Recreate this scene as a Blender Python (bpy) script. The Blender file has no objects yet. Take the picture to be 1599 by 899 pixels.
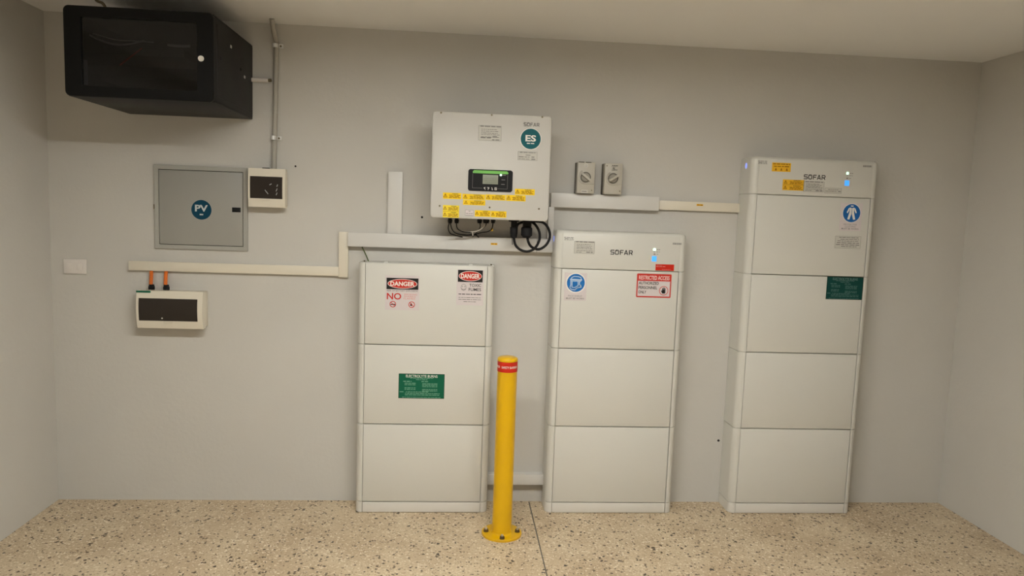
import bpy, bmesh, math, random
from mathutils import Vector, Matrix
random.seed(4)
SC = bpy.context.scene
COL = SC.collection

# ------------------------------------------------------------------ camera
F_PX = 1119.73
CF = Vector((0.07866875, 0.99149618, -0.10366556))
CR = Vector((0.99652955, -0.0753754, 0.03531848))
CU = Vector((-0.02720431, 0.10608426, 0.99398494))
CP = Vector((0.6464288, -3.83560709, 1.5938056))
cam = bpy.data.cameras.new('camera'); camo = bpy.data.objects.new('camera', cam); COL.objects.link(camo)
cam.sensor_width = 36; cam.lens = F_PX / 1599 * 36; cam.clip_start = 0.05
m = Matrix((CR, CU, -CF)).transposed().to_4x4(); m.translation = CP
camo.matrix_world = m
SC.camera = camo

# ------------------------------------------------------------------ world, lamps, exposure
w = bpy.data.worlds.new('world'); SC.world = w; w.use_nodes = True
w.node_tree.nodes['Background'].inputs[0].default_value = (1.0, 0.93, 0.8, 1)
w.node_tree.nodes['Background'].inputs[1].default_value = 0.02
def area(name, loc, sx, sy, power, rot=(0, 0, 0), col=(1.0, 0.985, 0.93)):
    l = bpy.data.lights.new(name, 'AREA'); l.shape = 'RECTANGLE'; l.size = sx; l.size_y = sy
    l.energy = power; l.color = col
    o = bpy.data.objects.new(name, l); COL.objects.link(o); o.location = loc; o.rotation_euler = rot
    return o
area('batten_lamp', (0.80, -2.25, 2.43), 2.0, 0.09, 66)
area('batten_lamp_upper_glow', (0.80, -2.25, 2.44), 2.0, 0.09, 34, rot=(math.pi, 0, 0))
SC.view_settings.view_transform = 'Standard'; SC.view_settings.look = 'None'
SC.view_settings.gamma = 1; SC.view_settings.use_curve_mapping = False
SC.view_settings.exposure = -0.11

# ------------------------------------------------------------------ materials
def mat(name, col, rough=0.5, metal=0.0, noise=0.0, nscale=8.0, bump=0.0, bscale=60.0, emit=0, spec=0.5, coat=0):
    M = bpy.data.materials.new(name); M.use_nodes = True
    nt = M.node_tree; b = nt.nodes['Principled BSDF']
    b.inputs['Base Color'].default_value = (*col, 1); b.inputs['Roughness'].default_value = rough
    b.inputs['Metallic'].default_value = metal; b.inputs['Specular IOR Level'].default_value = spec
    b.inputs['Coat Weight'].default_value = coat
    tc = nt.nodes.new('ShaderNodeTexCoord')
    n = nt.nodes.new('ShaderNodeTexNoise'); n.inputs['Scale'].default_value = nscale; n.inputs['Detail'].default_value = 5
    nt.links.new(tc.outputs['Object'], n.inputs['Vector'])
    r = nt.nodes.new('ShaderNodeMix'); r.data_type = 'RGBA'
    k = max(noise, 0.01)
    r.inputs[6].default_value = (*[c * (1 - k) for c in col], 1); r.inputs[7].default_value = (*[min(1, c * (1 + k)) for c in col], 1)
    nt.links.new(n.outputs['Fac'], r.inputs[0]); nt.links.new(r.outputs[2], b.inputs['Base Color'])
    if bump:
        n2 = nt.nodes.new('ShaderNodeTexNoise'); n2.inputs['Scale'].default_value = bscale; n2.inputs['Detail'].default_value = 4
        nt.links.new(tc.outputs['Object'], n2.inputs['Vector'])
        bp = nt.nodes.new('ShaderNodeBump'); bp.inputs['Strength'].default_value = bump; bp.inputs['Distance'].default_value = 0.004
        nt.links.new(n2.outputs['Fac'], bp.inputs['Height']); nt.links.new(bp.outputs[0], b.inputs['Normal'])
    if emit:
        b.inputs['Emission Color'].default_value = (*col, 1); b.inputs['Emission Strength'].default_value = emit
    return M
M_WALL = mat('painted_render', (0.575, 0.56, 0.52), 0.75, noise=0.05, nscale=2.5, bump=0.25, bscale=45)
M_CEIL = mat('ceiling_paint', (0.86, 0.86, 0.85), 0.8, noise=0.02, nscale=2, bump=0.1, bscale=30)
M_CAB = mat('white_powder_coat', (0.65, 0.643, 0.595), 0.38, noise=0.01)
M_CABB = mat('white_plinth_coat', (0.71, 0.69, 0.64), 0.45, noise=0.01)
M_GAP = mat('dark_seam_gasket', (0.10, 0.095, 0.085), 0.8)  # dark fill of the floor joint and the board's door seam
M_INV = mat('inverter_white_paint', (0.55, 0.535, 0.495), 0.4)
M_INVS = mat('inverter_grey_chassis', (0.33, 0.32, 0.30), 0.5)
M_TRW = mat('white_pvc_duct', (0.66, 0.65, 0.62), 0.4)
M_TRC = mat('cream_pvc_duct', (0.72, 0.67, 0.56), 0.4)
M_BLK = mat('black_plastic', (0.010, 0.010, 0.011), 0.6, spec=0.2)
M_RACK = mat('black_powder_steel', (0.006, 0.006, 0.006), 0.5, noise=0.1, nscale=3, spec=0.15)
M_RACKS = mat('black_side_steel', (0.012, 0.011, 0.0105), 0.5, noise=0.1, nscale=3, spec=0.22)
M_YEL = mat('yellow_paint', (0.67, 0.385, 0.0), 0.3, noise=0.02)
M_RED = mat('red_vinyl', (0.55, 0.028, 0.015), 0.35, spec=0.12)
M_YS = mat('yellow_sticker', (0.88, 0.60, 0.02), 0.5, spec=0.12)
M_YS2 = mat('amber_sticker', (0.80, 0.46, 0.03), 0.5, spec=0.12)
M_INK = mat('black_ink', (0.02, 0.018, 0.018), 0.6, spec=0.12)
M_INKG = mat('grey_ink', (0.22, 0.21, 0.20), 0.6, spec=0.12)
M_INKO = mat('dark_amber_ink', (0.28, 0.12, 0.01), 0.6, spec=0.12)
M_INKR = mat('red_ink', (0.55, 0.04, 0.03), 0.5, spec=0.12)
M_INKP = mat('pale_red_ink', (0.68, 0.28, 0.25), 0.5, spec=0.12)
M_PAPER = mat('white_paper', (0.66, 0.60, 0.60), 0.5, spec=0.12)
M_PAPC = mat('cream_label', (0.58, 0.57, 0.52), 0.5, spec=0.12)
M_WHITE = mat('white_ink', (0.85, 0.82, 0.76), 0.5)
M_PINK = mat('pale_ink', (0.85, 0.72, 0.68), 0.5)
M_BLUE = mat('blue_ink', (0.02, 0.16, 0.48), 0.4, spec=0.12)
M_GREEN = mat('green_sign', (0.010, 0.12, 0.065), 0.4, spec=0.12)
M_DGREEN = mat('dark_green_sign', (0.006, 0.055, 0.048), 0.4, spec=0.12)
M_MINT = mat('pale_green_ink', (0.20, 0.42, 0.30), 0.5, spec=0.12)
M_TEAL = mat('teal_sticker', (0.006, 0.11, 0.13), 0.4, spec=0.12)
M_NAVY = mat('navy_teal_sticker', (0.006, 0.055, 0.10), 0.4, spec=0.12)
M_GREY = mat('grey_powder_steel', (0.375, 0.37, 0.335), 0.45, noise=0.02)
M_GREYP = mat('grey_door_steel', (0.335, 0.33, 0.30), 0.42, noise=0.02)
M_ISO = mat('grey_isolator_plastic', (0.47, 0.445, 0.38), 0.45)
M_ISOD = mat('isolator_shade_and_clips', (0.13, 0.12, 0.10), 0.6, spec=.2)  # isolator grey with shade put into the colour; hinge clips share it
M_ISOM = mat('dial_shade_grey', (0.30, 0.28, 0.235), 0.5)  # isolator grey darkened to paint shade around the handle
M_CREAM = mat('cream_enclosure_plastic', (0.74, 0.69, 0.58), 0.35)
M_SMOKE = mat('smoked_window_plastic', (0.030, 0.023, 0.018), 0.3, spec=0.25)
M_CONDUIT = mat('grey_conduit', (0.40, 0.38, 0.33), 0.45)
M_STEEL = mat('zinc_steel', (0.62, 0.60, 0.56), 0.3, metal=0.8)
M_ZINC = mat('bright_zinc', (0.72, 0.72, 0.70), 0.35, metal=0.3)
M_DSTEEL = mat('dark_bolt_steel', (0.16, 0.13, 0.08), 0.4, metal=0.7)
M_ORANGE = mat('orange_sheath', (0.72, 0.16, 0.015), 0.4)
M_GY = mat('green_yellow_earth', (0.07, 0.09, 0.02), 0.5)
M_LCD = mat('lcd_screen', (0.28, 0.30, 0.24), 0.25, spec=0.12)
M_GBAR = mat('green_display_bar', (0.20, 0.52, 0.13), 0.35, spec=0.12)
M_LEDW = mat('led_green_white', (0.6, 1.0, 0.7), 0.4, emit=1.3)
M_LEDB = mat('led_blue', (0.05, 0.32, 0.95), 0.4, emit=1.0)
M_LEDS = mat('led_side_blue', (0.25, 0.33, 1.0), 0.4, emit=0.9)
M_WCAB = mat('white_cable', (0.62, 0.58, 0.52), 0.4)
M_LGREY = mat('light_grey_strip', (0.35, 0.35, 0.35), 0.4)  # painted glare on the breaker window; also the cabinet's grey sliver
M_PLATE = mat('outlet_white_plastic', (0.74, 0.70, 0.66), 0.4)
M_BRASS = mat('yellow_crimp', (0.70, 0.42, 0.02), 0.4)

def glass_mat():
    M = bpy.data.materials.new('tinted_glass'); M.use_nodes = True; nt = M.node_tree
    nt.nodes.clear(); o = nt.nodes.new('ShaderNodeOutputMaterial')
    t = nt.nodes.new('ShaderNodeBsdfTransparent'); t.inputs[0].default_value = (0.45, 0.45, 0.48, 1)
    g = nt.nodes.new('ShaderNodeBsdfGlossy'); g.inputs['Roughness'].default_value = 0.06
    f = nt.nodes.new('ShaderNodeFresnel'); f.inputs[0].default_value = 1.5
    x = nt.nodes.new('ShaderNodeMixShader')
    nt.links.new(f.outputs[0], x.inputs[0]); nt.links.new(t.outputs[0], x.inputs[1]); nt.links.new(g.outputs[0], x.inputs[2])
    nt.links.new(x.outputs[0], o.inputs[0]); return M
M_GLASS = glass_mat()

def floor_mat():
    M = bpy.data.materials.new('ground_aggregate_concrete'); M.use_nodes = True; nt = M.node_tree
    b = nt.nodes['Principled BSDF']; L = nt.links.new
    tc = nt.nodes.new('ShaderNodeTexCoord')
    def noise(s, d=5, rough=0.6):
        n = nt.nodes.new('ShaderNodeTexNoise'); n.inputs['Scale'].default_value = s; n.inputs['Detail'].default_value = d
        n.inputs['Roughness'].default_value = rough; L(tc.outputs['Object'], n.inputs['Vector']); return n.outputs['Fac']
    def ramp(src, pts):
        r = nt.nodes.new('ShaderNodeValToRGB'); L(src, r.inputs[0]); e = r.color_ramp.elements
        e[0].position, e[0].color = pts[0][0], (*pts[0][1], 1); e[1].position, e[1].color = pts[1][0], (*pts[1][1], 1)
        for p, c in pts[2:]:
            q = e.new(p); q.color = (*c, 1)
        return r.outputs[0]
    def mix(f, a, c, mode='MIX'):
        x = nt.nodes.new('ShaderNodeMix'); x.data_type = 'RGBA'; x.blend_type = mode
        for s, v in ((0, f), (6, a), (7, c)):
            if hasattr(v, 'is_output'): L(v, x.inputs[s])
            else: x.inputs[s].default_value = v if s == 0 else (*v, 1)
        return x.outputs[2]
    base = ramp(noise(3.2, 4), [(0.35, (0.47, 0.36, 0.235)), (0.68, (0.62, 0.51, 0.355))])
    fine = ramp(noise(90, 3, 0.7), [(0.36, (0.84, 0.82, 0.78)), (0.64, (1.10, 1.10, 1.10))])
    c = mix(1.0, base, fine, 'MULTIPLY')
    # warped coordinates so that the stones are irregular
    def specks(scale, size, keep, jitter):
        wn = nt.nodes.new('ShaderNodeTexNoise'); wn.inputs['Scale'].default_value = scale * 1.3; L(tc.outputs['Object'], wn.inputs['Vector'])
        ad = nt.nodes.new('ShaderNodeVectorMath'); ad.operation = 'MULTIPLY_ADD'
        L(wn.outputs['Color'], ad.inputs[0]); ad.inputs[1].default_value = (jitter / scale,) * 3; L(tc.outputs['Object'], ad.inputs[2])
        v = nt.nodes.new('ShaderNodeTexVoronoi'); v.inputs['Scale'].default_value = scale; L(ad.outputs[0], v.inputs['Vector'])
        s = nt.nodes.new('ShaderNodeSeparateColor'); L(v.outputs['Color'], s.inputs[0])
        k = nt.nodes.new('ShaderNodeMath'); k.operation = 'LESS_THAN'; L(s.outputs[0], k.inputs[0]); k.inputs[1].default_value = keep
        sz = nt.nodes.new('ShaderNodeMath'); sz.operation = 'MULTIPLY'; L(s.outputs[1], sz.inputs[0]); sz.inputs[1].default_value = size
        l = nt.nodes.new('ShaderNodeMath'); l.operation = 'LESS_THAN'; L(v.outputs['Distance'], l.inputs[0]); L(sz.outputs[0], l.inputs[1])
        a = nt.nodes.new('ShaderNodeMath'); a.operation = 'MULTIPLY'; L(k.outputs[0], a.inputs[0]); L(l.outputs[0], a.inputs[1])
        return a.outputs[0]
    c = mix(specks(110, 0.75, 0.30, 1.2), c, (0.72, 0.63, 0.48))
    c = mix(specks(120, 0.60, 0.20, 1.2), c, (0.33, 0.23, 0.135))
    c = mix(specks(80, 0.62, 0.20, 1.3), c, (0.09, 0.058, 0.032))
    c = mix(specks(46, 0.40, 0.20, 1.3), c, (0.04, 0.027, 0.016))
    L(c, b.inputs['Base Color']); b.inputs['Roughness'].default_value = 0.42
    bp = nt.nodes.new('ShaderNodeBump'); bp.inputs['Strength'].default_value = 0.15; bp.inputs['Distance'].default_value = 0.002
    L(noise(40, 3), bp.inputs['Height']); L(bp.outputs[0], b.inputs['Normal'])
    return M
M_FLOOR = floor_mat()

# ------------------------------------------------------------------ helpers
def at(u, v, d):
    """point of the vertical plane y = -d that the photograph shows at pixel u, v"""
    k = CF + CR * ((u - 799.5) / F_PX) - CU * ((v - 449.5) / F_PX)
    return CP + k * ((-d - CP.y) / k.y)

class MB:
    def __init__(s): s.v = []; s.f = []; s.smooth = set()
    def add(s, vs, fs, smooth=False):
        n = len(s.v); s.v += [tuple(x) for x in vs]
        for f in fs:
            if smooth: s.smooth.add(len(s.f))
            s.f.append([i + n for i in f])
        return s
    def box(s, x0, x1, y0, y1, z0, z1, bev=0.0, seg=2):
        bm = bmesh.new(); bmesh.ops.create_cube(bm, size=1)
        for q in bm.verts:
            q.co = ((x0 + x1) / 2 + q.co.x * (x1 - x0), (y0 + y1) / 2 + q.co.y * (y1 - y0), (z0 + z1) / 2 + q.co.z * (z1 - z0))
        if bev: bmesh.ops.bevel(bm, geom=bm.edges[:], offset=bev, segments=seg, profile=0.5, affect='EDGES')
        bm.verts.index_update()
        s.add([q.co[:] for q in bm.verts], [[q.index for q in f.verts] for f in bm.faces]); bm.free(); return s
    def loft(s, rings, cap=True, smooth=False):
        n = len(rings[0]); vs = [p for r in rings for p in r]; fs = []
        for i in range(len(rings) - 1):
            for j in range(n):
                k = (j + 1) % n; fs.append([i * n + j, i * n + k, (i + 1) * n + k, (i + 1) * n + j])
        b = len(s.v); s.add(vs, fs, smooth)
        if cap: s.add([], []); s.f.append([b + j for j in range(n)][::-1]); s.f.append([b + (len(rings) - 1) * n + j for j in range(n)])
        return s
    def prism(s, poly, y0, y1):          # poly in x,z extruded along y
        return s.loft([[(x, y0, z) for x, z in poly], [(x, y1, z) for x, z in poly]])
    def cyl(s, c, ax, r, h, n=24, r2=None):
        ax = Vector(ax).normalized(); a = ax.orthogonal().normalized(); b = ax.cross(a); c = Vector(c); r2 = r if r2 is None else r2
        R = [[tuple(c + ax * t + (a * math.cos(2 * math.pi * i / n) + b * math.sin(2 * math.pi * i / n)) * q) for i in range(n)] for t, q in ((0, r), (h, r2))]
        return s.loft(R)
    def lathe(s, c, prof, n=48):
        return s.loft([[(c[0] + r * math.cos(2 * math.pi * i / n), c[1] + r * math.sin(2 * math.pi * i / n), c[2] + z) for i in range(n)] for r, z in prof])
    def tube(s, pts, r, n=10, sub=6):
        P = [Vector(p) for p in pts]
        if sub > 1 and len(P) > 2:
            Q = []
            for i in range(len(P) - 1):
                p0 = P[max(i - 1, 0)]; p1 = P[i]; p2 = P[i + 1]; p3 = P[min(i + 2, len(P) - 1)]
                for k in range(sub):
                    t = k / sub
                    Q.append(0.5 * ((2 * p1) + (p2 - p0) * t + (2 * p0 - 5 * p1 + 4 * p2 - p3) * t * t + (3 * p1 - p0 - 3 * p2 + p3) * t ** 3))
            P = Q + [P[-1]]
        rings = []; up = None
        for i, p in enumerate(P):
            t = (P[min(i + 1, len(P) - 1)] - P[max(i - 1, 0)]).normalized()
            up = t.orthogonal().normalized() if up is None else (up - t * up.dot(t)).normalized()
            b = t.cross(up)
            rings.append([tuple(p + (up * math.cos(2 * math.pi * k / n) + b * math.sin(2 * math.pi * k / n)) * r) for k in range(n)])
        return s.loft(rings, smooth=True)
    def build(s, name, material, parent=None, loc=(0, 0, 0), bevel_shade=False):
        me = bpy.data.meshes.new(name); me.from_pydata(s.v, [], s.f)
        bm = bmesh.new(); bm.from_mesh(me)
        bmesh.ops.recalc_face_normals(bm, faces=bm.faces); bm.to_mesh(me); bm.free()
        for p in me.polygons: p.use_smooth = True
        me.set_sharp_from_angle(angle=math.radians(35))
        me.materials.append(material)
        return link(name, me, parent, loc)
def link(name, me, parent=None, loc=(0, 0, 0)):
    o = bpy.data.objects.new(name, me); COL.objects.link(o); o.parent = parent; o.location = loc; return o
def thing(name, label, cat, loc, group=None):
    o = bpy.data.objects.new(name, None); o.empty_display_size = 0.05; COL.objects.link(o); o.location = loc
    tag(o, label, cat, group); return o
def tag(o, label, cat, group=None):
    o['label'] = label; o['category'] = cat
    if group: o['group'] = group
    return o

# flat print: polygons in x,z (metres) drawn at one depth
class Ink:
    def __init__(s): s.v = []; s.f = []
    def poly(s, pts):
        n = len(s.v); s.v += list(pts); s.f.append(list(range(n, n + len(pts)))); return s
    def rect(s, x, z, w_, h): return s.poly([(x - w_/2, z - h/2), (x + w_/2, z - h/2), (x + w_/2, z + h/2), (x - w_/2, z + h/2)])
    def ell(s, x, z, a, b=None, n=40):
        b = b or a
        return s.poly([(x + a * math.cos(2 * math.pi * i / n), z + b * math.sin(2 * math.pi * i / n)) for i in range(n)])
    def ring(s, x, z, a, t, b=None, n=40):
        b = b or a
        for i in range(n):
            p, q = 2 * math.pi * i / n, 2 * math.pi * (i + 1) / n
            s.poly([(x + a * math.cos(p), z + b * math.sin(p)), (x + a * math.cos(q), z + b * math.sin(q)),
                    (x + (a - t) * math.cos(q), z + (b - t) * math.sin(q)), (x + (a - t) * math.cos(p), z + (b - t) * math.sin(p))])
        return s
    def rib(s, pts, w_, close=False):
        if close: pts = list(pts) + [pts[0]]
        for (x0, z0), (x1, z1) in zip(pts, pts[1:]):
            dx, dz = x1 - x0, z1 - z0; l = math.hypot(dx, dz) or 1; nx, nz = -dz / l * w_/2, dx / l * w_/2; ex, ez = dx / l * w_/2, dz / l * w_/2
            s.poly([(x0 - ex + nx, z0 - ez + nz), (x0 - ex - nx, z0 - ez - nz), (x1 + ex - nx, z1 + ez - nz), (x1 + ex + nx, z1 + ez + nz)])
        return s
    def rrect(s, x, z, w_, h, r, n=6):
        pts = []
        for cx, cz, a0 in ((w_/2 - r, h/2 - r, 0), (-w_/2 + r, h/2 - r, 90), (-w_/2 + r, -h/2 + r, 180), (w_/2 - r, -h/2 + r, 270)):
            for k in range(n + 1):
                a = math.radians(a0 + 90 * k / n); pts.append((x + cx + r * math.cos(a), z + cz + r * math.sin(a)))
        return s.poly(pts)
    def words(s, x, z, w_, h, seed=0, fill=0.86):
        """a line of print too small to read: word-long dashes"""
        rr = random.Random(seed); p = x - w_/2; e = x + w_/2
        while p < e - h:
            l = min(rr.uniform(2.0, 6.5) * h, e - p); s.rect(p + l/2, z, l, h * rr.uniform(0.75, 1.0)); p += l + h * 0.8
        return s
    def text(s, txt, x, z, h, w_=None, bold=0.012, align='C'):
        vs, fs, W, H = glyphs(txt, bold)
        k = h / H; kx = k if w_ is None else w_ / W
        ox = x - W * kx / 2 if align == 'C' else x
        n = len(s.v); s.v += [(ox + a * kx, z - h/2 + b * k) for a, b in vs]; s.f += [[i + n for i in f] for f in fs]; return s
    def build(s, name, material, parent, y, label=None):
        me = bpy.data.meshes.new(name); me.from_pydata([(x, y, z) for x, z in s.v], [], s.f)
        # face the viewer (-y)
        for p in me.polygons:
            if p.normal.y > 0: p.flip()
        me.materials.append(material); o = link(name, me, parent)
        if label: o['label'] = label
        return o
_g = {}
def glyphs(txt, bold):
    if (txt, bold) in _g: return _g[(txt, bold)]
    c = bpy.data.curves.new('text', 'FONT'); c.body = txt; c.size = 1; c.offset = bold; c.resolution_u = 3
    o = bpy.data.objects.new('text', c); COL.objects.link(o)
    me = bpy.data.meshes.new_from_object(o.evaluated_get(bpy.context.evaluated_depsgraph_get()))
    vs = [(q.co.x, q.co.y) for q in me.vertices]; fs = [list(p.vertices) for p in me.polygons]
    bpy.data.objects.remove(o); bpy.data.curves.remove(c); bpy.data.meshes.remove(me)
    x0 = min(v[0] for v in vs); z0 = min(v[1] for v in vs)
    vs = [(a - x0, b - z0) for a, b in vs]; W = max(v[0] for v in vs); H = max(v[1] for v in vs)
    _g[(txt, bold)] = (vs, fs, W, H); return _g[(txt, bold)]

def logo(x, z, w_, h):
    """the maker's five-letter wordmark in its wide squared letters"""
    k = Ink(); t = h * 0.17; W = w_ / 5.6; g = (w_ - 5 * W) / 4
    def L(i, pts): k.rib([(x - w_/2 + i * (W + g) + a * (W - t) + t/2, z - h/2 + b * (h - t) + t/2) for a, b in pts], t)
    L(0, [(1, 1), (.15, 1), (0, .88), (0, .62), (.15, .5), (.85, .5), (1, .38), (1, .12), (.85, 0), (0, 0)])
    L(1, [(.35, 1), (.15, 1), (0, .8), (0, .2), (.18, 0), (.82, 0), (1, .2), (1, .8), (.85, 1), (.82, 1)])
    L(1, [(.52, 1.05), (.45, .80)])
    L(2, [(.1, 0), (.1, .85), (.25, 1), (1, 1)]); L(2, [(.1, .48), (.85, .48)])
    L(3, [(0, 0), (.45, 1), (.55, 1), (1, 0)]); L(3, [(.3, .25), (.8, .25)])
    L(4, [(.05, 0), (.05, 1), (.85, 1), (1, .85), (1, .6), (.85, .42), (.1, .42)]); L(4, [(.6, .42), (1, 0)])
    return k

def sticker(parent, name, x, z, w_, h, y, material, t=0.0006, r=0.0):
    """thin printed label with its back on plane y, returned with its local centre"""
    b = MB()
    if r: 
        k = Ink().rrect(x, z, w_, h, r); b.prism(k.v, y, y - t)
    else: b.box(x - w_/2, x + w_/2, y - t, y, z - h/2, z + h/2)
    return b.build(name, material, parent)

def px_box(u0, v0, u1, v1, d):
    c = at((u0 + u1) / 2, (v0 + v1) / 2, d); a = at(u0, (v0 + v1) / 2, d); b = at(u1, (v0 + v1) / 2, d)
    e = at((u0 + u1) / 2, v0, d); f = at((u0 + u1) / 2, v1, d)
    return c.x, c.z, b.x - a.x, e.z - f.z

# ------------------------------------------------------------------ room shell
XL, XR, H, YF = -1.4212, 3.4916, 2.5055, -5.2
def struct(name, mb, material):
    o = mb.build(name, material); o['kind'] = 'structure'; return o
JX = 1.087
struct('floor', MB().box(XL - .12, JX - .0028, YF - .12, .12, -.1, 0, 0.0015, 1).box(JX + .0028, XR + .12, YF - .12, .12, -.1, 0, 0.0015, 1)
       .box(JX - .004, JX + .004, YF, .1, -.1, -.012), M_FLOOR)
struct('wall_back', MB().box(XL - .12, XR + .12, 0, .12, 0, H), M_WALL)
struct('wall_left', MB().box(XL - .12, XL, YF, 0, 0, H), M_WALL)
struct('wall_right', MB().box(XR, XR + .12, YF, 0, 0, H), M_WALL)
struct('wall_front', MB().box(XL - .12, XR + .12, YF - .12, YF, 0, H), M_WALL)
struct('ceiling', MB().box(XL - .12, XR + .12, YF - .12, .12, H, H + .1), M_CEIL)
struct('trim_1', MB().box(JX - .0026, JX + .0026, YF + .02, -.001, -.011, -.003), M_GAP)

# ------------------------------------------------------------------ battery stacks
D = 0.1563; WI = 0.6205; ST = 0.037; R_C = 0.034; ZB = 0.0586; MH = 0.42
def profile(ins, groove):
    """outline seen from above, x centred on the panel; corners rounded at the front"""
    hw = WI / 2 + ST - ins; yb = -0.004 - 0; yf = -D + ins; r = max(R_C - ins, 0.004)
    pts = [(hw, yb), (hw, yf + r)]
    n = 8
    for k in range(1, n + 1):
        a = math.radians(-90 * k / n); pts.append((hw - r + r * math.cos(a), yf + r + r * math.sin(a)))
    gx = WI / 2 + 0.0016
    g = 0.012 if groove == 1 else 0.0012
    pts += [(gx, yf), (gx, yf + g), (-gx, yf + g), (-gx, yf)]
    for k in range(0, n + 1):
        a = math.radians(-90 - 90 * k / n); pts.append((-hw + r + r * math.cos(a), yf + r + r * math.sin(a)))
    pts += [(-hw, yb)]
    return pts
def shell(h, top_round=0.0):
    lv = [(0, .005), (.0016, .005), (.0016, .0006), (.0024, 0)]
    if top_round:
        lv.append((h - top_round, 0))
        for k in range(1, 7):
            a = math.radians(90 * k / 6); lv.append((h - top_round + top_round * math.sin(a), top_round * (1 - math.cos(a))))
    else: lv += [(h - .0024, 0), (h - .0016, .0006), (h - .0016, .005), (h, .005)]
    return MB().loft([[(x, y, z) for x, y in profile(i, 2 if top_round else 1)] for z, i in lv])
_m = {}
def panel_mesh(h):
    return MB().box(-WI/2 + .0008, WI/2 - .0020, -D, -D + .0075, .0024, h - .0024, 0.0012, 2)
def unit(name, label, cat, x, z, h, mat_, group, top=0.0):
    r = thing(name, label, cat, (x + WI/2, 0, z), group)
    key = (h, top, mat_.name)
    if key not in _m:
        s = shell(h, top).build('casing', mat_, r); p = panel_mesh(h if not top else h - top * 0.55).build('front_panel', mat_, r)
        _m[key] = (s.data, p.data); return r, p
    s = link('casing', _m[key][0], r); p = link('front_panel', _m[key][1], r); return r, p

def loc2(root, u, v, d=D):
    p = at(u, v, d) - Vector(root.location); return p.x, p.z
def lbox(root, u0, v0, u1, v1, d=D):
    x, z, w_, h = px_box(u0, v0, u1, v1, d); return x - root.location.x, z - root.location.z, w_, h
Y0 = -D
INKS = lambda k: -D - 0.0006 - 0.0003 * k

XA, XB, XC = 0.1889, 1.194, 2.2092
GB = 'white battery modules of the three stacks'
mods = {}
lab = {
 ('A', 0): 'plain white battery module, lowest of the left stack, beside the bollard foot',
 ('A', 1): 'white battery module with a green electrolyte burns sign, middle of the left stack',
 ('A', 2): 'white battery module with two DANGER signs, topmost of the left stack',
 ('B', 0): 'plain white battery module, lowest of the middle stack, right of the yellow bollard',
 ('B', 1): 'plain white battery module, second from the floor in the middle stack',
 ('B', 2): 'white battery module with face shield and restricted access signs in the middle stack',
 ('C', 0): 'plain white battery module, lowest of the tall right stack',
 ('C', 1): 'plain white battery module, second from the floor in the tall right stack',
 ('C', 2): 'white battery module with a dark green sign at its top right, in the right stack',
 ('C', 3): 'white battery module with a blue protective clothing sign, uppermost in the right stack'}
for s, x, n, nm in (('A', XA, 3, 'left stack, behind the yellow bollard'), ('B', XB, 3, 'middle stack'), ('C', XC, 4, 'tall right stack')):
    unit('stack_plinth', 'low white plinth on the floor under the ' + nm, 'plinth', x, 0, ZB, M_CABB, 'plinths of the battery stacks')
    for k in range(n): mods[s, k] = unit('battery_module', lab[s, k], 'battery', x, ZB + k * MH, MH, M_CAB, GB)
HT = 0.198
cuB, _ = unit('battery_control_unit', 'white control unit with red sticker and status lights, crowning the middle stack', 'battery controller', XB, ZB + 3 * MH, HT, M_CAB, 'control units on the battery stacks', 0.022)
cuC, _ = unit('battery_control_unit', 'white control unit with two amber warning stickers, crowning the tall right stack', 'battery controller', XC, ZB + 4 * MH, HT, M_CAB, 'control units on the battery stacks', 0.022)

# fittings on the open top of the left stack
rt = mods['A', 2][0]
for u, v in ((603, 411), (735, 414.5)):
    x, z = loc2(rt, u, v, .12); MB().box(x - .011, x + .011, -.125, -.10, MH - .002, MH + .006, .002).build('lug', M_CAB, rt)
for u in (569, 767):
    x, z = loc2(rt, u, 412, .1); MB().cyl((x, -.10, MH - .002), (0, 0, 1), .004, .009, 12).build('locating_pin', M_DSTEEL, rt)

# ---- signs of the left stack
def danger_header(st, x, z, w_, h, y):
    Ink().rect(x, z, w_, h).build('header_block', M_INK, st, y)
    Ink().ell(x, z, w_ * .465, h * .42).build('oval_outline', M_PINK, st, y - .0003)
    Ink().ell(x, z, w_ * .445, h * .375).build('red_oval', M_INKR, st, y - .0006)
    Ink().text('DANGER', x, z, h * .40, w_ * .76, .03).build('lettering', M_WHITE, st, y - .0009)
x, z, w_, h = lbox(rt, 601.5, 430, 655, 484)
st = sticker(rt, 'danger_sign', x, z, w_, h, Y0, M_PAPER); y = INKS(1)
danger_header(st, x, z + h * .26, w_ * .93, h * .33, y)
Ink().text('RISK OF BATTERY EXPLOSION', x, z + h * .055, .0085, w_ * .90, .01).build('lettering', M_INKG, st, y)
Ink().text('NO', x - w_ * .24, z - h * .105, h * .19, w_ * .42, .02).build('lettering', M_INKR, st, y)
Ink().text('SMOKING', x + w_ * .24, z - h * .045, .0085, w_ * .38, 0).text('SPARKS', x + w_ * .22, z - h * .105, .0085, w_ * .34, 0).text('FLAMES', x + w_ * .21, z - h * .165, .0085, w_ * .34, 0).build('lettering', M_INKP, st, y)
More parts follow.
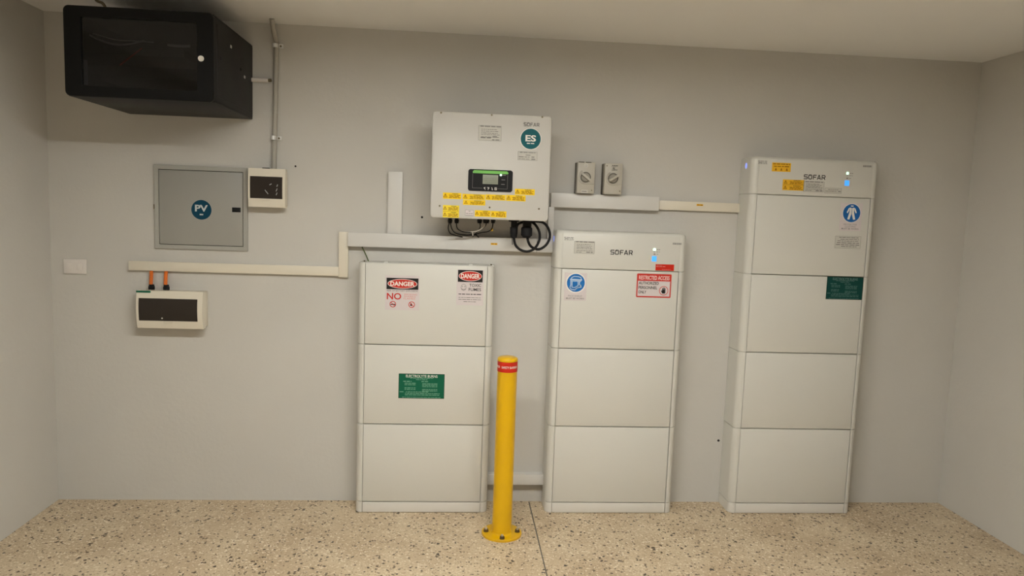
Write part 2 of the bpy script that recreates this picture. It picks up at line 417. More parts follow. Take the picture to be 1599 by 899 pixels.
for sx in (-.27, .28):
    cx, cz, rr = x + w_ * sx, z - h * .335, h * .092
    Ink().ring(cx, cz, rr, rr * .22).rib([(cx - rr * .62, cz + rr * .62), (cx + rr * .62, cz - rr * .62)], rr * .2).build('prohibition_ring', M_INKR, st, y - .0003)
    k = Ink()
    if sx < 0: k.rib([(cx - rr * .55, cz - rr * .1), (cx + rr * .6, cz - rr * .1)], rr * .28).rib([(cx + rr * .35, cz + rr * .1), (cx + rr * .45, cz + rr * .4)], rr * .1)
    else: k.poly([(cx - rr * .5, cz - rr * .3), (cx, cz - rr * .5), (cx + rr * .2, cz), (cx - rr * .1, cz + rr * .5), (cx - rr * .4, cz + rr * .2)])
    k.build('pictogram', M_INK, st, y)
x, z, w_, h = lbox(rt, 713, 421, 755, 476.5)
st = sticker(rt, 'toxic_fumes_sign', x, z, w_, h, Y0, M_PAPER)
danger_header(st, x, z + h * .32, w_ * .92, h * .335, y)
Ink().text('TOXIC', x + w_ * .19, z + h * .065, h * .085, w_ * .44, .01).text('FUMES', x + w_ * .18, z - h * .055, h * .085, w_ * .46, .01).build('lettering', M_INK, st, y)
cx, cz = x - w_ * .24, z + h * .0
Ink().ring(cx, cz, .014, .002, .017).rect(cx - .006, cz + .004, .005, .004).rect(cx + .006, cz + .004, .005, .004).rib([(cx - .009, cz - .008), (cx, cz - .012), (cx + .009, cz - .008)], .003).build('pictogram', M_INKG, st, y)
k = Ink().words(x, z - h * .19, w_ * .84, .0045, 3); k.build('lettering', M_INK, st, y)
Ink().words(x, z - h * .285, w_ * .84, .0035, 4).words(x, z - h * .34, w_ * .84, .0035, 5).words(x, z - h * .40, w_ * .46, .0035, 6).build('lettering', M_INKG, st, y)
def burns(root, u0, v0, u1, v1, bg, ink, title):
    x, z, w_, h = lbox(root, u0, v0, u1, v1)
    st = sticker(root, 'electrolyte_burns_sign', x, z, w_, h, Y0, bg); y = INKS(1)
    Ink().text('ELECTROLYTE BURNS', x + w_ * .0, z + h * .405, h * .105, w_ * .69, .006).build('lettering', title, st, y)
    k = Ink().words(x, z + h * .325, w_ * .5, .0035, 1).words(x, z + h * .265, w_ * .25, .003, 2)
    k.words(x - w_ * .31, z + h * .19, w_ * .18, .0045, 3).words(x + w_ * .08, z + h * .19, w_ * .17, .0045, 4)
    for i in range(5):
        if i != 2: k.words(x - w_ * .25, z + h * (.115 - .062 * i), w_ * .24, .0035, 10 + i)
    for i in range(6):
        if i != 3: k.words(x + w_ * .18, z + h * (.10 - .058 * i), w_ * .33, .0035, 20 + i)
    k.words(x - w_ * .43, z - h * .235, w_ * .09, .0045, 30)
    for i in range(3): k.words(x + w_ * (.02 if i else -.09), z - h * (.235 + .062 * i), w_ * (.76 if i else .5), .0035, 31 + i)
    k.words(x, z - h * .455, w_ * .84, .003, 40)
    k.build('lettering', ink, st, y)
    k = Ink().rib([(x - w_ * .495, z - h * .49), (x + w_ * .495, z - h * .49), (x + w_ * .495, z + h * .49), (x - w_ * .495, z + h * .49)], .0022, True)
    k.build('border', mat_border, st, y)
mat_border = mat('sign_dark_border', (0.005, 0.03, 0.015), 0.5, spec=.1)
burns(mods['A', 1][0], 622.5, 583.5, 694, 622, M_GREEN, M_MINT, M_WHITE)
burns(mods['C', 2][0], 1290.5, 432.3, 1347, 467.5, M_DGREEN, mat('muted_green_ink', (.07, .17, .15), .5), mat('muted_title_ink', (.16, .26, .23), .5))

# ---- signs of the middle stack
rt = mods['B', 2][0]; y = INKS(1)
x, z, w_, h = lbox(rt, 881, 426, 916, 469)
st = sticker(rt, 'face_shield_sign', x, z, w_, h, Y0, M_PAPER)
cx, cz, rr = x + w_ * .01, z + h * .14, w_ * .40
Ink().ell(cx, cz, rr * 1.12).build('disc_outline', M_WHITE, st, y); Ink().ell(cx, cz, rr).build('blue_disc', M_BLUE, st, y - .0003)
k = Ink(); q = lambda *p: [(cx + a * rr, cz + b * rr) for a, b in p]; t = rr * .09
k.rib(q((-.6, .38), (-.45, .6), (-.2, .72), (.25, .7), (.52, .62), (.62, .4)), t).rib(q((-.6, .38), (.62, .34)), t * 1.5).rib(q((-.58, .22), (.55, .2)), t)
k.rib(q((-.58, .4), (-.55, -.2), (-.65, -.55), (-.45, -.75), (-.05, -.78), (.1, -.6), (.3, -.5), (.62, -.45), (.55, -.25), (.38, -.2), (.42, .2)), t * 1.2)
k.rib(q((-.42, .1), (-.42, -.5), (-.1, -.52), (.25, -.3), (.25, .12)), t).build('pictogram', mat('pale_blue_ink', (.55, .70, .88), .5), st, y - .0006)
Ink().text('FACE SHIELD', x, z - h * .335, .0085, w_ * .62, .0).text('MUST BE WORN', x, z - h * .425, .0085, w_ * .80, .01).build('lettering', M_INKG, st, y)
x, z, w_, h = lbox(rt, 994, 427.5, 1048, 464.5)
st = sticker(rt, 'restricted_access_sign', x, z, w_, h, Y0, M_INKR, r=.006)
Ink().rect(x, z - h * .125, w_ * .93, h * .64).build('white_field', M_PAPER, st, y)
Ink().text('RESTRICTED ACCESS', x, z + h * .335, h * .17, w_ * .88, .012).build('lettering', M_PINK, st, y)
for i, (tx, ww) in enumerate((('AUTHORIZED', .58), ('PERSONNEL', .54), ('ONLY', .23))):
    Ink().text(tx, x - w_ * .44, z + h * (.105 - .19 * i), h * .125, w_ * ww, .018, align='L').build('lettering', M_INK, st, y - .0003)
cx, cz, rr = x + w_ * .29, z - h * .20, h * .195
Ink().ring(cx, cz, rr, rr * .13).build('prohibition_ring', M_INKR, st, y - .0006)
k = Ink().rrect(cx, cz - rr * .2, rr * .75, rr * .8, rr * .2)
for i, hh in enumerate((.42, .55, .58, .45)): k.rect(cx + rr * (-.28 + .19 * i), cz + rr * (.1 + hh / 2), rr * .15, rr * hh)
k.poly(q2 := [(cx - rr * .35, cz - rr * .45), (cx - rr * .62, cz - rr * .02), (cx - rr * .48, cz + rr * .06), (cx - rr * .3, cz - rr * .1)])
k.build('hand_pictogram', M_INK, st, y - .0003)

def control_marks(cu, SO, tiny, barcode, leds):
    u, v, ww, hh = SO; x, z = loc2(cu, u, v); s = 3.83 / F_PX
    logo(x, z, ww * .0033, hh * .0033).build('logo', M_INK, cu, Y0 - .0005)
    x, z = loc2(cu, *tiny); k = Ink().words(x, z + .005, .050, .0035, 1).words(x, z - .002, .046, .0035, 2).words(x, z - .008, .048, .003, 3); k.build('fine_print', M_INKG, cu, Y0 - .0005)
    x, z = loc2(cu, *barcode); k = Ink()
    for i in range(12): k.rect(x - .022 + .004 * i, z, .0022 if i % 3 else .003, .010)
    k.build('barcode', M_INKG, cu, Y0 - .0005)
    (gu, gv), (du, dv), (bu, bv) = leds
    x, z = loc2(cu, gu, gv); MB().cyl((x, Y0 + .001, z), (0, -1, 0), .008, .002, 20).build('green_status_light', M_LEDW, cu)
    k = Ink().words(x + .020, z, .020, .003, 3).ell(x, z - .011, .006, .0025).words(x + .020, z - .012, .018, .003, 7)
    x, z = loc2(cu, du, dv); k.ell(x, z, .006, .003).words(x + .018, z, .014, .003, 4); k.build('light_captions', M_INKG, cu, Y0 - .0005)
    x, z = loc2(cu, bu, bv); MB().box(x - .0125, x + .0125, Y0 - .001, Y0 + .001, z - .014, z + .014, .0008).build('blue_charge_light', M_LEDB, cu)
control_marks(cuB, (970.5, 394, 35.5, 7.6), (888.5, 372), (1057.5, 380.5), ((1022, 389.5), (1022, 396.7), (1021.5, 404)))
control_marks(cuC, (1272, 276.5, 35.5, 7.5), (1191, 253), (1354.5, 259.6), ((1323.5, 270.5), (1323, 278.3), (1322.5, 285.8)))
def white_label(root, u0, v0, u1, v1, rows, d=D, name='data_label', m_=M_PAPC):
    x, z, w_, h = lbox(root, u0, v0, u1, v1, d); st = sticker(root, name, x, z, w_, h, -d, m_)
    k = Ink()
    for i, (zz, x0, x1, hh) in enumerate(rows): k.words(x + w_ * (x0 + x1) / 2, z + h * zz, w_ * (x1 - x0), hh, i * 7 + int(u0))
    k.build('lettering', M_INKG, st, -d - .0009)
    k = Ink().rib([(x - w_ * .49, z - h * .48), (x + w_ * .49, z - h * .48), (x + w_ * .49, z + h * .48), (x - w_ * .49, z + h * .48)], .001, True).build('border', M_INKG, st, -d - .0009)
    return st
TX = [(.44, -.42, .47, .005), (.24, -.38, .30, .003), (.12, -.38, .36, .003), (0, -.38, .33, .003), (-.1, -.38, .42, .003), (-.25, -.38, .4, .003), (-.38, -.4, -.1, .003), (-.38, .1, .42, .005)]
white_label(cuB, 896.5, 376.5, 928.5, 396, TX)
white_label(cuC, 1254.5, 283, 1287, 299.5, TX)
white_label(cuC, 1287.5, 293.5, 1314, 302, [(.2, -.3, .3, .003), (-.1, -.45, .2, .003), (-.1, .3, .45, .005)])
x, z, w_, h = lbox(cuB, 1023.5, 412.6, 1052.5, 422.5)
st = sticker(cuB, 'red_sticker', x, z, w_, h, Y0, M_RED)
Ink().words(x - w_ * .22, z + h * .12, w_ * .5, .003, 5).words(x - w_ * .3, z + h * .35, w_ * .3, .0022, 6).words(x + .01, z - h * .3, w_ * .5, .002, 7).build('lettering', M_INKP, st, INKS(1))
def tri(k, cx, cz, s): k.rib([(cx - s, cz - s * .8), (cx + s, cz - s * .8), (cx, cz + s)], s * .25, True).rib([(cx, cz - s * .4), (cx, cz + s * .4)], s * .3)
def warn(root, u0, v0, u1, v1, d, rows=1, m_=M_YS, title=True):
    x, z, w_, h = lbox(root, u0, v0, u1, v1, d); st = sticker(root, 'warning_sticker', x, z, w_, h, -d, m_)
    rh = h / rows
    for r in range(rows):
        kk = Ink(); kd = Ink()
        cz = z + h/2 - rh * (r + .5)
        tri(kk, x - w_ * .37, cz, min(rh * .30, w_ * .1))
        if title: kd.text('WARNING', x + w_ * .16, cz + rh * .33, min(.0065, rh * .22), w_ * .34, .01)
        for i in range(3): kk.words(x + w_ * .13, cz + rh * (.1 - .19 * i), w_ * (.62 - .06 * (i % 2)), min(.0038, rh * .12), int(u0) + i)
        if rows > 1 and r == 0: Ink().rect(x, z, w_ * .96, .0012).build('divider_line', M_INKO, st, -d - .0009)
        kk.build('lettering', M_INKO, st, -d - .0009); kd.build('title_lettering', M_INK, st, -d - .0009)
    return st
warn(cuC, 1222, 280.5, 1255.5, 297.3, D, 2, M_YS2)
x, z, w_, h = lbox(cuC, 1205.5, 254, 1235, 268)
st = sticker(cuC, 'warning_sticker', x, z, w_, h, Y0, M_YS2)
k = Ink().words(x, z + h * .34, w_ * .9, .005, 3).words(x, z + h * .08, w_ * .8, .005, 4)
for i in (-1, 0, 1): k.poly([(x + i * w_ * .29 - .006, z - h * .38), (x + i * w_ * .29 + .006, z - h * .38), (x + i * w_ * .29, z - h * .06)])
k.build('lettering', M_INKO, st, INKS(1))
# side status lights
for cu, zz in ((cuB, 1.497 - 1.3186), (cuC, .150)):
    hw = WI/2 + ST
    k = 0.0012
    MB().loft([[(-hw - k * 1, -.075 + .011 * math.cos(a) , .150 + .015 * math.sin(a)) for a in [2 * math.pi * i / 20 for i in range(20)]],
               [(-hw + k, -.075 + .011 * math.cos(a), .150 + .015 * math.sin(a)) for a in [2 * math.pi * i / 20 for i in range(20)]]]).build('side_indicator_light', M_LEDS, cu)

# ---- signs of the right stack
rt = mods['C', 3][0]; y = INKS(1)
x, z, w_, h = lbox(rt, 1311.5, 317, 1345.5, 360.5)
st = sticker(rt, 'protective_clothing_sign', x, z, w_, h, Y0, M_PAPER)
cx, cz, rr = x + w_ * .02, z + h * .14, w_ * .40
Ink().ell(cx, cz, rr * 1.06).build('disc_outline', M_WHITE, st, y); Ink().ell(cx, cz, rr).build('blue_disc', mat('deep_blue_ink', (.015, .12, .38), .5, spec=.1), st, y - .0003)
k = Ink(); P = lambda *p: k.poly([(cx + a * rr, cz + b * rr) for a, b in p])
P((-.24, .62), (-.02, .55), (-.03, -.1), (-.22, -.72), (-.46, -.68), (-.27, .05))
P((.24, .62), (.02, .55), (.03, -.1), (.22, -.72), (.46, -.68), (.27, .05))
P((-.24, .62), (-.30, .3), (-.46, -.02), (-.58, .06), (-.40, .5)); P((.24, .62), (.30, .3), (.46, -.02), (.58, .06), (.40, .5)); P((-.14, .72), (-.16, .84), (.16, .84), (.14, .72))
k.build('pictogram', M_WHITE, st, y - .0006)
Ink().text('PROTECTIVE', x, z - h * .27, .0075, w_ * .60, 0).text('CLOTHING', x, z - h * .345, .0075, w_ * .50, 0).text('MUST BE WORN', x, z - h * .425, .0085, w_ * .78, .01).build('lettering', M_INKG, st, y)
white_label(rt, 1303.5, 368.5, 1344, 388, [(.38, -.35, .4, .004), (.24, -.3, .42, .004), (.1, -.4, .4, .004), (-.05, -.42, .44, .005), (-.2, -.45, .45, .005), (-.34, -.25, .35, .004)])

# ------------------------------------------------------------------ inverter
DI = 0.28
c = at(766, 258, DI)
inv = thing('inverter', 'white wall-mounted solar inverter with display, yellow warning stickers and cables beneath', 'inverter', (c.x, 0, 1.56))
x0, x1, z0, z1 = (at(673.5, 258, DI).x - c.x, at(859.3, 258, DI).x - c.x, at(765, 342.6, DI).z - 1.56, at(766, 177, DI).z - 1.56)
k = Ink().rrect((x0 + x1) / 2, (z0 + z1) / 2, x1 - x0, z1 - z0, .018)
def inset(pts, s):
    cx, cz = (x0 + x1) / 2, (z0 + z1) / 2; W, Hh = (x1 - x0) / 2, (z1 - z0) / 2
    return [(cx + (a - cx) * (1 - s / W), cz + (b - cz) * (1 - s / Hh)) for a, b in pts]
MB().loft([[(a, yy, b) for a, b in inset(k.v, s)] for yy, s in ((-DI + .045, .002), (-DI + .006, 0), (-DI + .0018, .0016), (-DI, .006))]).build('front_cover', M_INV, inv)
MB().box(x0 + .03, x1 - .03, -DI + .045, -.06, z0 + .02, z1 - .02, .006).build('chassis', M_INVS, inv)
b = MB()
for i in range(20):
    xx = x0 + .05 + i * (x1 - x0 - .1) / 19; b.box(xx - .002, xx + .002, -.06, -.015, z0 + .05, z1 - .05)
b.build('heat_sink', M_STEEL, inv)
MB().box(x0 + .12, x1 - .12, -.016, 0, z0 + .06, z1 - .1).build('wall_bracket', M_STEEL, inv)
for u, v in ((688.7, 176), (768, 179.5), (847, 182.7), (686.5, 321.3), (764.6, 323.8), (841.6, 326)):
    x, z = loc2(inv, u, v, DI); MB().cyl((x, -DI + .001, z), (0, -1, 0), .0052, .0022, 14, .004).build('screw', M_DSTEEL, inv)
x, z, w_, h = lbox(inv, 731, 265, 800.5, 299, DI)
pts = Ink().rrect(x, z, w_, h, .012).v
dp = MB().loft([[(a, yy, b_) for a, b_ in pts] for yy in (-DI + .001, -DI - .003)]).build('display_panel', M_BLK, inv)
yy = -DI - .0034
Ink().poly([(x - w_ * .40, z + h * .32), (x + w_ * .39, z + h * .32), (x + w_ * .40, z + h * .38), (x + w_ * .37, z + h * .455), (x - w_ * .37, z + h * .455), (x - w_ * .40, z + h * .40)]).build('green_bar', M_GBAR, dp, yy)
sx, sz, sw, sh = lbox(inv, 753.7, 273, 777.7, 287.5, DI)
MB().box(sx - sw/2, sx + sw/2, yy - .0006, yy + .0008, sz - sh/2, sz + sh/2, .0004).build('screen', M_LCD, dp)
k = Ink()
for i in range(4): k.words(sx, sz + sh * (.28 - .19 * i), sw * .8, .0025, i)
k.build('screen_text', mat('lcd_ink', (.17, .185, .15), .4), dp, yy - .0009)
Ink().rib([(x - w_ * .18, z - h * .36), (x - w_ * .40, z - h * .36), (x - w_ * .40, z + h * .28)], .0012).build('frame_line', M_INKG, dp, yy)
Ink().rib([(x + w_ * .15, z - h * .36), (x + w_ * .385, z - h * .36), (x + w_ * .385, z + h * .28)], .0012).build('frame_line', M_INKG, dp, yy)
lx, lz = loc2(inv, 782, 273.3, DI); MB().cyl((lx, yy + .001, lz), (0, -1, 0), .0055, .0015, 18).build('status_light', M_LEDW, dp)
for dx_, dz_, ww_ in ((.017, 0, .020), (.015, -.023, .022), (.012, -.045, .018)): Ink().words(lx + dx_, lz + dz_, ww_, .0028, 2).build('caption', M_INKG, dp, yy)
k = Ink()
for i, gl in enumerate((((1, 1), (-.6, .4), (.6, -.2), (1, -1)), ((-1, 1), (1, 1), (1, 0), (0, 0), (0, -1)), ((-.3, 1), (.3, .2), (0, -1), (1, -1)), ((1, 1), (-1, 1), (-1, -1), (1, -1), (1, 0), (0, 0)))):
    gx = sx - .028 + i * .0185; gz = z - h * .365; k.rib([(gx + a * .004, gz + b_ * .005) for a, b_ in gl], .0024)
k.build('button_symbols', M_WHITE, dp, yy)
x, z = loc2(inv, 830, 194.5, DI); logo(x, z, .077, .018).build('logo', M_INKG, inv, -DI - .0005)
x, z = loc2(inv, 828.7, 216.9, DI)
st = MB().cyl((x, -DI, z), (0, -1, 0), .0525, .0006, 48).build('energy_storage_sticker', M_WHITE, inv)
Ink().ell(x, z, .0495).build('teal_disc', M_TEAL, st, -DI - .0009)
Ink().text('ES', x, z + .003, .031, .052, .03).words(x, z - .0215, .036, .005, 3).build('lettering', M_WHITE, st, -DI - .0012)
white_label(inv, 747, 196, 783, 220, TX[:6] + [(-.3, -.4, .05, .006), (-.22, .12, .32, .006), (-.42, .1, .45, .005)], DI)
white_label(inv, 808.5, 236.5, 839, 250.5, [(.38, -.4, .4, .004), (.1, -.1, .2, .004), (-.12, -.45, .1, .004), (-.1, .2, .4, .005), (-.35, -.45, .1, .003), (-.35, .2, .4, .005)], DI)
for a in ((691.7, 300.8, 720.5, 310.6), (722, 303, 757.5, 311.9), (758.2, 303.8, 789.5, 312.6), (790.2, 304.6, 820.7, 314), (804, 295, 835, 304.3), (723, 312.4, 757.8, 320.2), (741.5, 328.3, 766, 338.2), (766.6, 329.5, 790.7, 339.4)):
    warn(inv, *a, DI)
warn(inv, 691.5, 320.3, 716.8, 339.6, DI, 2, mat('bright_yellow_sticker', (.84, .64, .01), .5))
white_label(inv, 726.3, 327.8, 739.5, 336.8, [(.3, -.1, .2, .003), (-.1, -.4, .4, .003), (-.4, -.4, .4, .002)], DI, m_=M_PAPER)

# ---- connectors and cables under the inverter
yc = .17
def P3(u, v, d, root): p = at(u, v, d); return (p.x - root.location.x, p.y, p.z - root.location.z)
for u, wd in ((702.7, 6), (713, 6), (748.8, 6.5), (759, 8.5), (770, 6)):
    q = P3(u, 348.5, yc, inv); r = wd * .0033 / 2
    MB().cyl(q, (0, 0, 1), r, .030, 16).cyl((q[0], q[1], q[2] + .008), (0, 0, 1), r * 1.22, .010, 6).cyl((q[0], q[1], q[2] + .028), (0, 0, 1), r * .95, z0 + .025 - q[2] - .025, 12).build('cable_gland', M_BLK, inv)
q = P3(802, 371, yc, inv)
MB().cyl(q, (0, 0, 1), .0165, .026, 20, .020).cyl((q[0], q[1], q[2] + .024), (0, 0, 1), .020, .030, 20).cyl((q[0], q[1], q[2] + .05), (0, 0, 1), .016, .038, 20).box(q[0] - .028, q[0] + .024, q[1] - .02, q[1] + .02, q[2] + .082, z0 + .024, .003).build('battery_connector', M_BLK, inv)
q = P3(822, 371, yc, inv)
MB().cyl(q, (0, 0, 1), .018, .012, 20, .028).cyl((q[0], q[1], q[2] + .011), (0, 0, 1), .029, .038, 24).cyl((q[0], q[1], q[2] + .048), (0, 0, 1), .029, .012, 24, .018).box(q[0] - .02, q[0] + .022, q[1] - .018, q[1] + .018, q[2] + .055, z0 + .024, .003).build('grid_connector', M_BLK, inv)
def cable(name, label, pts, r, m_, root=None, cat='cable', group=None):
    P = [at(u, v, d) for u, v, d in pts]
    if root is not None:                       # plugged into the thing: a part of it
        t = MB().tube([p - Vector(root.location) for p in P], r).build(name, m_, root)
        if label: t['label'] = label
        return t
    o = P[0].copy()
    t = MB().tube([p - o for p in P], r).build(name, m_, None, o); tag(t, label, cat, group); return t
G = 'black looped power cables under the inverter'
cable('power_cable', 'thick black cable looping down from the left round connector under the inverter', [(802.3, 369.5, yc), (804.8, 382, yc), (813, 390, yc), (824, 392.4, yc + .004), (835, 387.6, yc + .006), (842, 375, yc + .006), (842, 362, yc + .006), (836.5, 351.5, yc), (830, 346.5, yc - .03), (824, 346, yc - .06)], .0068, M_BLK, inv)
cable('power_cable', 'thick black cable making the right-hand, wider loop under the inverter corner', [(823.5, 370, yc), (825.5, 379, yc), (831, 386, yc - .006), (842, 389, yc - .012), (853, 382, yc - .012), (858.6, 369.7, yc - .012), (856.5, 357, yc - .012), (849, 348, yc - .02), (838, 345.5, yc - .03), (822.8, 346, yc - .045), (810, 349, yc - .05), (806, 356, yc - .06)], .0068, M_BLK, inv)
cable('hanging_strap', 'short thin black strap hanging from the left round connector', [(799.5, 368, yc), (800, 376, yc), (800.2, 382, yc)], .002, M_BLK, inv)
GW = 'thin wires between the inverter and the white duct'
for lbl, m_, r, pts in (
  ('thin black wire curving from the leftmost gland into the white duct', M_BLK, .0028, [(701.8, 347, yc), (700, 356, yc), (703, 364, yc - .03), (712, 367.5, .09), (722, 370, .05)]),
  ('thin black wire beside the leftmost one, running under the inverter to the right', M_BLK, .0028, [(703.3, 347, yc), (705.5, 357, yc), (712, 364, yc - .04), (728, 367, .10), (742, 366.5, .08), (748, 371, .045)]),
  ('black wire from the second gland sweeping right under the inverter', M_BLK, .0028, [(712.6, 347, yc), (714, 356, yc), (722, 361.5, yc - .03), (738, 362.5, .12), (750, 358.5, .13), (758, 352.5, yc), (759.3, 347, yc)]),
  ('pale grey cable sweeping up to the middle gland under the inverter', M_WCAB, .0032, [(711, 359, .11), (720, 360.5, .115), (733, 361.5, .12), (744, 361, .14), (753, 356, yc), (759, 349, yc), (759, 346, yc)]),
  ('dark wire curving up to the rightmost small gland', M_BLK, .0028, [(742, 366, .07), (752, 363, .10), (762, 361.5, .13), (768, 357, yc), (770, 347, yc)]),
  ('thin dark wire dropping from the third gland into the white duct', M_BLK, .0024, [(749, 347, yc), (750, 354, yc), (746, 361, .11), (740, 367, .07), (738, 370, .045)])):
    cable('wire', lbl, pts, r, m_, inv)
(lambda p: MB().box(p[0] - .006, p[0] + .006, p[1] - .006, p[1] + .006, p[2] - .009, p[2] + .006, .002).build('wire_marker', M_BRASS, inv))(P3(768, 358, .155, inv))
MB().tube([P3(736.5, 359, .125, inv), P3(738, 363, .125, inv), P3(738.5, 367.5, .12, inv)], .0028, sub=3).build('cable_tie', M_WCAB, inv)

# ------------------------------------------------------------------ ducts (trunking)
def duct(name, label, x0, x1, z0, z1, d, m_, vertical=False):
    r = thing(name, label, 'cable duct', ((x0 + x1) / 2, 0, (z0 + z1) / 2), 'plastic cable ducts on the wall')
    hx, hz = (x1 - x0) / 2, (z1 - z0) / 2
    if vertical:
        MB().box(-hx + .0015, hx - .0015, -d + .006, 0, -hz, hz).build('channel', m_, r)
        MB().box(-hx, hx, -d, -d + .011, -hz, hz, .0015).build('cover', m_, r)
    else:
        MB().box(-hx, hx, -d + .006, 0, -hz + .0015, hz - .0015).build('channel', m_, r)
        MB().box(-hx, hx, -d, -d + .011, -hz, hz, .0015).build('cover', m_, r)
    return r
dm = duct('cable_duct', 'long white cable duct under the inverter, with a small yellow label', .082, 1.1565, 1.3925, 1.4645, .05, M_TRW)
dv = duct('cable_duct', 'short white upright cable duct rising left of the inverter', .2825, .357, 1.4645, 1.7865, .03, M_TRW, True)
dr = duct('cable_duct', 'wide white cable duct under the two isolators', 1.1372, 1.719, 1.634, 1.708, .05, M_TRW)
dc = duct('cable_duct', 'narrow cream cable duct reaching the tall right stack', 1.719, 2.1725, 1.641, 1.6895, .025, M_TRC)
dj = duct('cable_duct', 'short cream upright duct joining the low cream duct to the white one', .0325, .0815, 1.2275, 1.4655, .026, M_TRC, True)
dl = duct('cable_duct', 'long narrow cream cable duct below the grey PV panel', -1.0295, .0325, 1.2335, 1.2815, .025, M_TRC)
duct('cable_duct', 'short white cable duct near the floor behind the yellow bollard', .846, 1.157, .1135, .171, .05, M_TRW)
duct('cable_duct', 'white upright cable duct dropping behind the right end of the looped cables', 1.1265, 1.157, 1.4645, 1.634, .05, M_TRW, True)
for rt, (u, v), d, w_ in ((dm, (771.5, 380.8), .05, .034), (dc, (1092.8, 320), .025, .036)):
    x, z = loc2(rt, u, v, d); st = sticker(rt, 'yellow_label', x, z, w_, .010, -d, M_YS2); Ink().words(x, z, w_ * .85, .0045, 3).build('lettering', M_INKO, st, -d - .0009)
# butt joint line of the cover
x, z = loc2(dm, 838.3, 385, .05); MB().box(x - .0012, x + .0012, -.0508, -.0495, -.036, .036).build('joint', M_INKG, dm)
cable('earth_wire', 'green and yellow earth wire dropping from the duct behind the left stack', [(565, 384, .02), (567, 389, .035), (571, 397, .05), (575.5, 408, .06), (577, 413, .06)], .0033, M_GY, cat='wire')
cable('sheathed_cable', 'left orange sheathed cable between cream duct and breaker box', [(236.5, 420, .015), (236.2, 431, .016), (235.6, 445, .022)], .009, M_ORANGE, group='orange sheathed cables')
cable('sheathed_cable', 'right orange sheathed cable between cream duct and breaker box', [(259.8, 421, .015), (258.8, 432, .016), (258.5, 445, .022)], .009, M_ORANGE, group='orange sheathed cables')

# ------------------------------------------------------------------ breaker boxes
def enclosure(label, root_px, front, d, win, base_in, curve=0.0):
    x, z, w_, h = px_box(*front, d)
    r = thing('breaker_box', label, 'breaker box', (x, 0, z), 'cream breaker boxes')
    hx, hz = w_/2, h/2
    MB().box(-hx + base_in, hx - base_in, -d * .55, 0, -hz + base_in, hz - base_in, .004).build('back_box', M_CREAM, r)
    wx, wz, ww, wh = lbox(r, *win, d)
    # cover: bulging frame around the window, profile along z
    b = MB(); N = 10
    def yf(zz): t = zz / hz; return -d + curve * t * t
    def strip(xa, xb, za, zb):
        rings = []
        for i in range(N + 1):
            zz = za + (zb - za) * i / N; rings.append([(xa, yf(zz), zz), (xb, yf(zz), zz), (xb, -d * .5, zz), (xa, -d * .5, zz)])
        b.loft(rings)
    strip(-hx, wx - ww/2, -hz, hz); strip(wx + ww/2, hx, -hz, hz); strip(wx - ww/2, wx + ww/2, -hz, wz - wh/2); strip(wx - ww/2, wx + ww/2, wz + wh/2, hz)
    cv = b.build('cover', M_CREAM, r)
    b = MB(); rings = []
    for i in range(N + 1):
        zz = wz - wh/2 + wh * i / N; o = .003
        rings.append([(wx - ww/2, yf(zz) + o, zz), (wx + ww/2, yf(zz) + o, zz), (wx + ww/2, yf(zz) + o + .004, zz), (wx - ww/2, yf(zz) + o + .004, zz)])
    b.loft(rings).build('smoked_window', M_SMOKE, r)
    MB().box(wx - .02, wx + .02, -d - .003 + curve * .3, -d + .006 + curve * .3, wz - wh/2 - .010, wz - wh/2 - .001, .001).build('finger_tab', M_CREAM, r)
    return r, (wx, wz, ww, wh), cv
r1, wb, _ = enclosure('small square cream breaker box right of the grey PV panel', None, (387, 263, 445, 323.5), .085, (390, 275.5, 440.8, 310), .006, .008)
x, z, ww, wh = wb
for dx, dz, a, l in ((.022, .017, .5, .004), (.002, -.022, -.9, .011), (.055, .012, 1.2, .004), (.052, -.010, 1.2, .006), (.052, -.03, 1.2, .005)):
    Ink().rib([(x + dx - math.cos(a) * l, z + dz - math.sin(a) * l), (x + dx + math.cos(a) * l, z + dz + math.sin(a) * l)], .004).build('window_glare', M_LGREY, r1, -.0835)  # pale strokes painted as glare spots on the smoked window
MB().box(-.03, .005, -.05, -.02, .094, .103, .001).build('knockout_plug', M_BLK, r1)
r2, wb, _ = enclosure('wide cream breaker box with smoked window hanging below the orange cables', None, (212.5, 455, 316, 513.5), .10, (216, 466.5, 308, 501.5), .004, .014)
for u in (235.8, 259):
    q = P3(u, 453, .04, r2); hz = r2.location.z
    MB().cyl((q[0], -.032, .088), (0, 0, 1), .0125, .034, 16).cyl((q[0], -.032, .096), (0, 0, 1), .0165, .017, 6).build('cable_gland', M_BLK, r2)
x, z, w_, h = lbox(r2, 212.5, 453, 235, 457, .09)
MB().box(x - w_/2, x + w_/2, -.0905, -.0888 , .0860, .0955).build('green_label', M_GREEN, r2)
x, z = loc2(r2, 252.5, 497, .1); MB().cyl((x, -.093, z), (0, -1, 0), .0035, .0035, 12).build('latch_button', M_WHITE, r2)

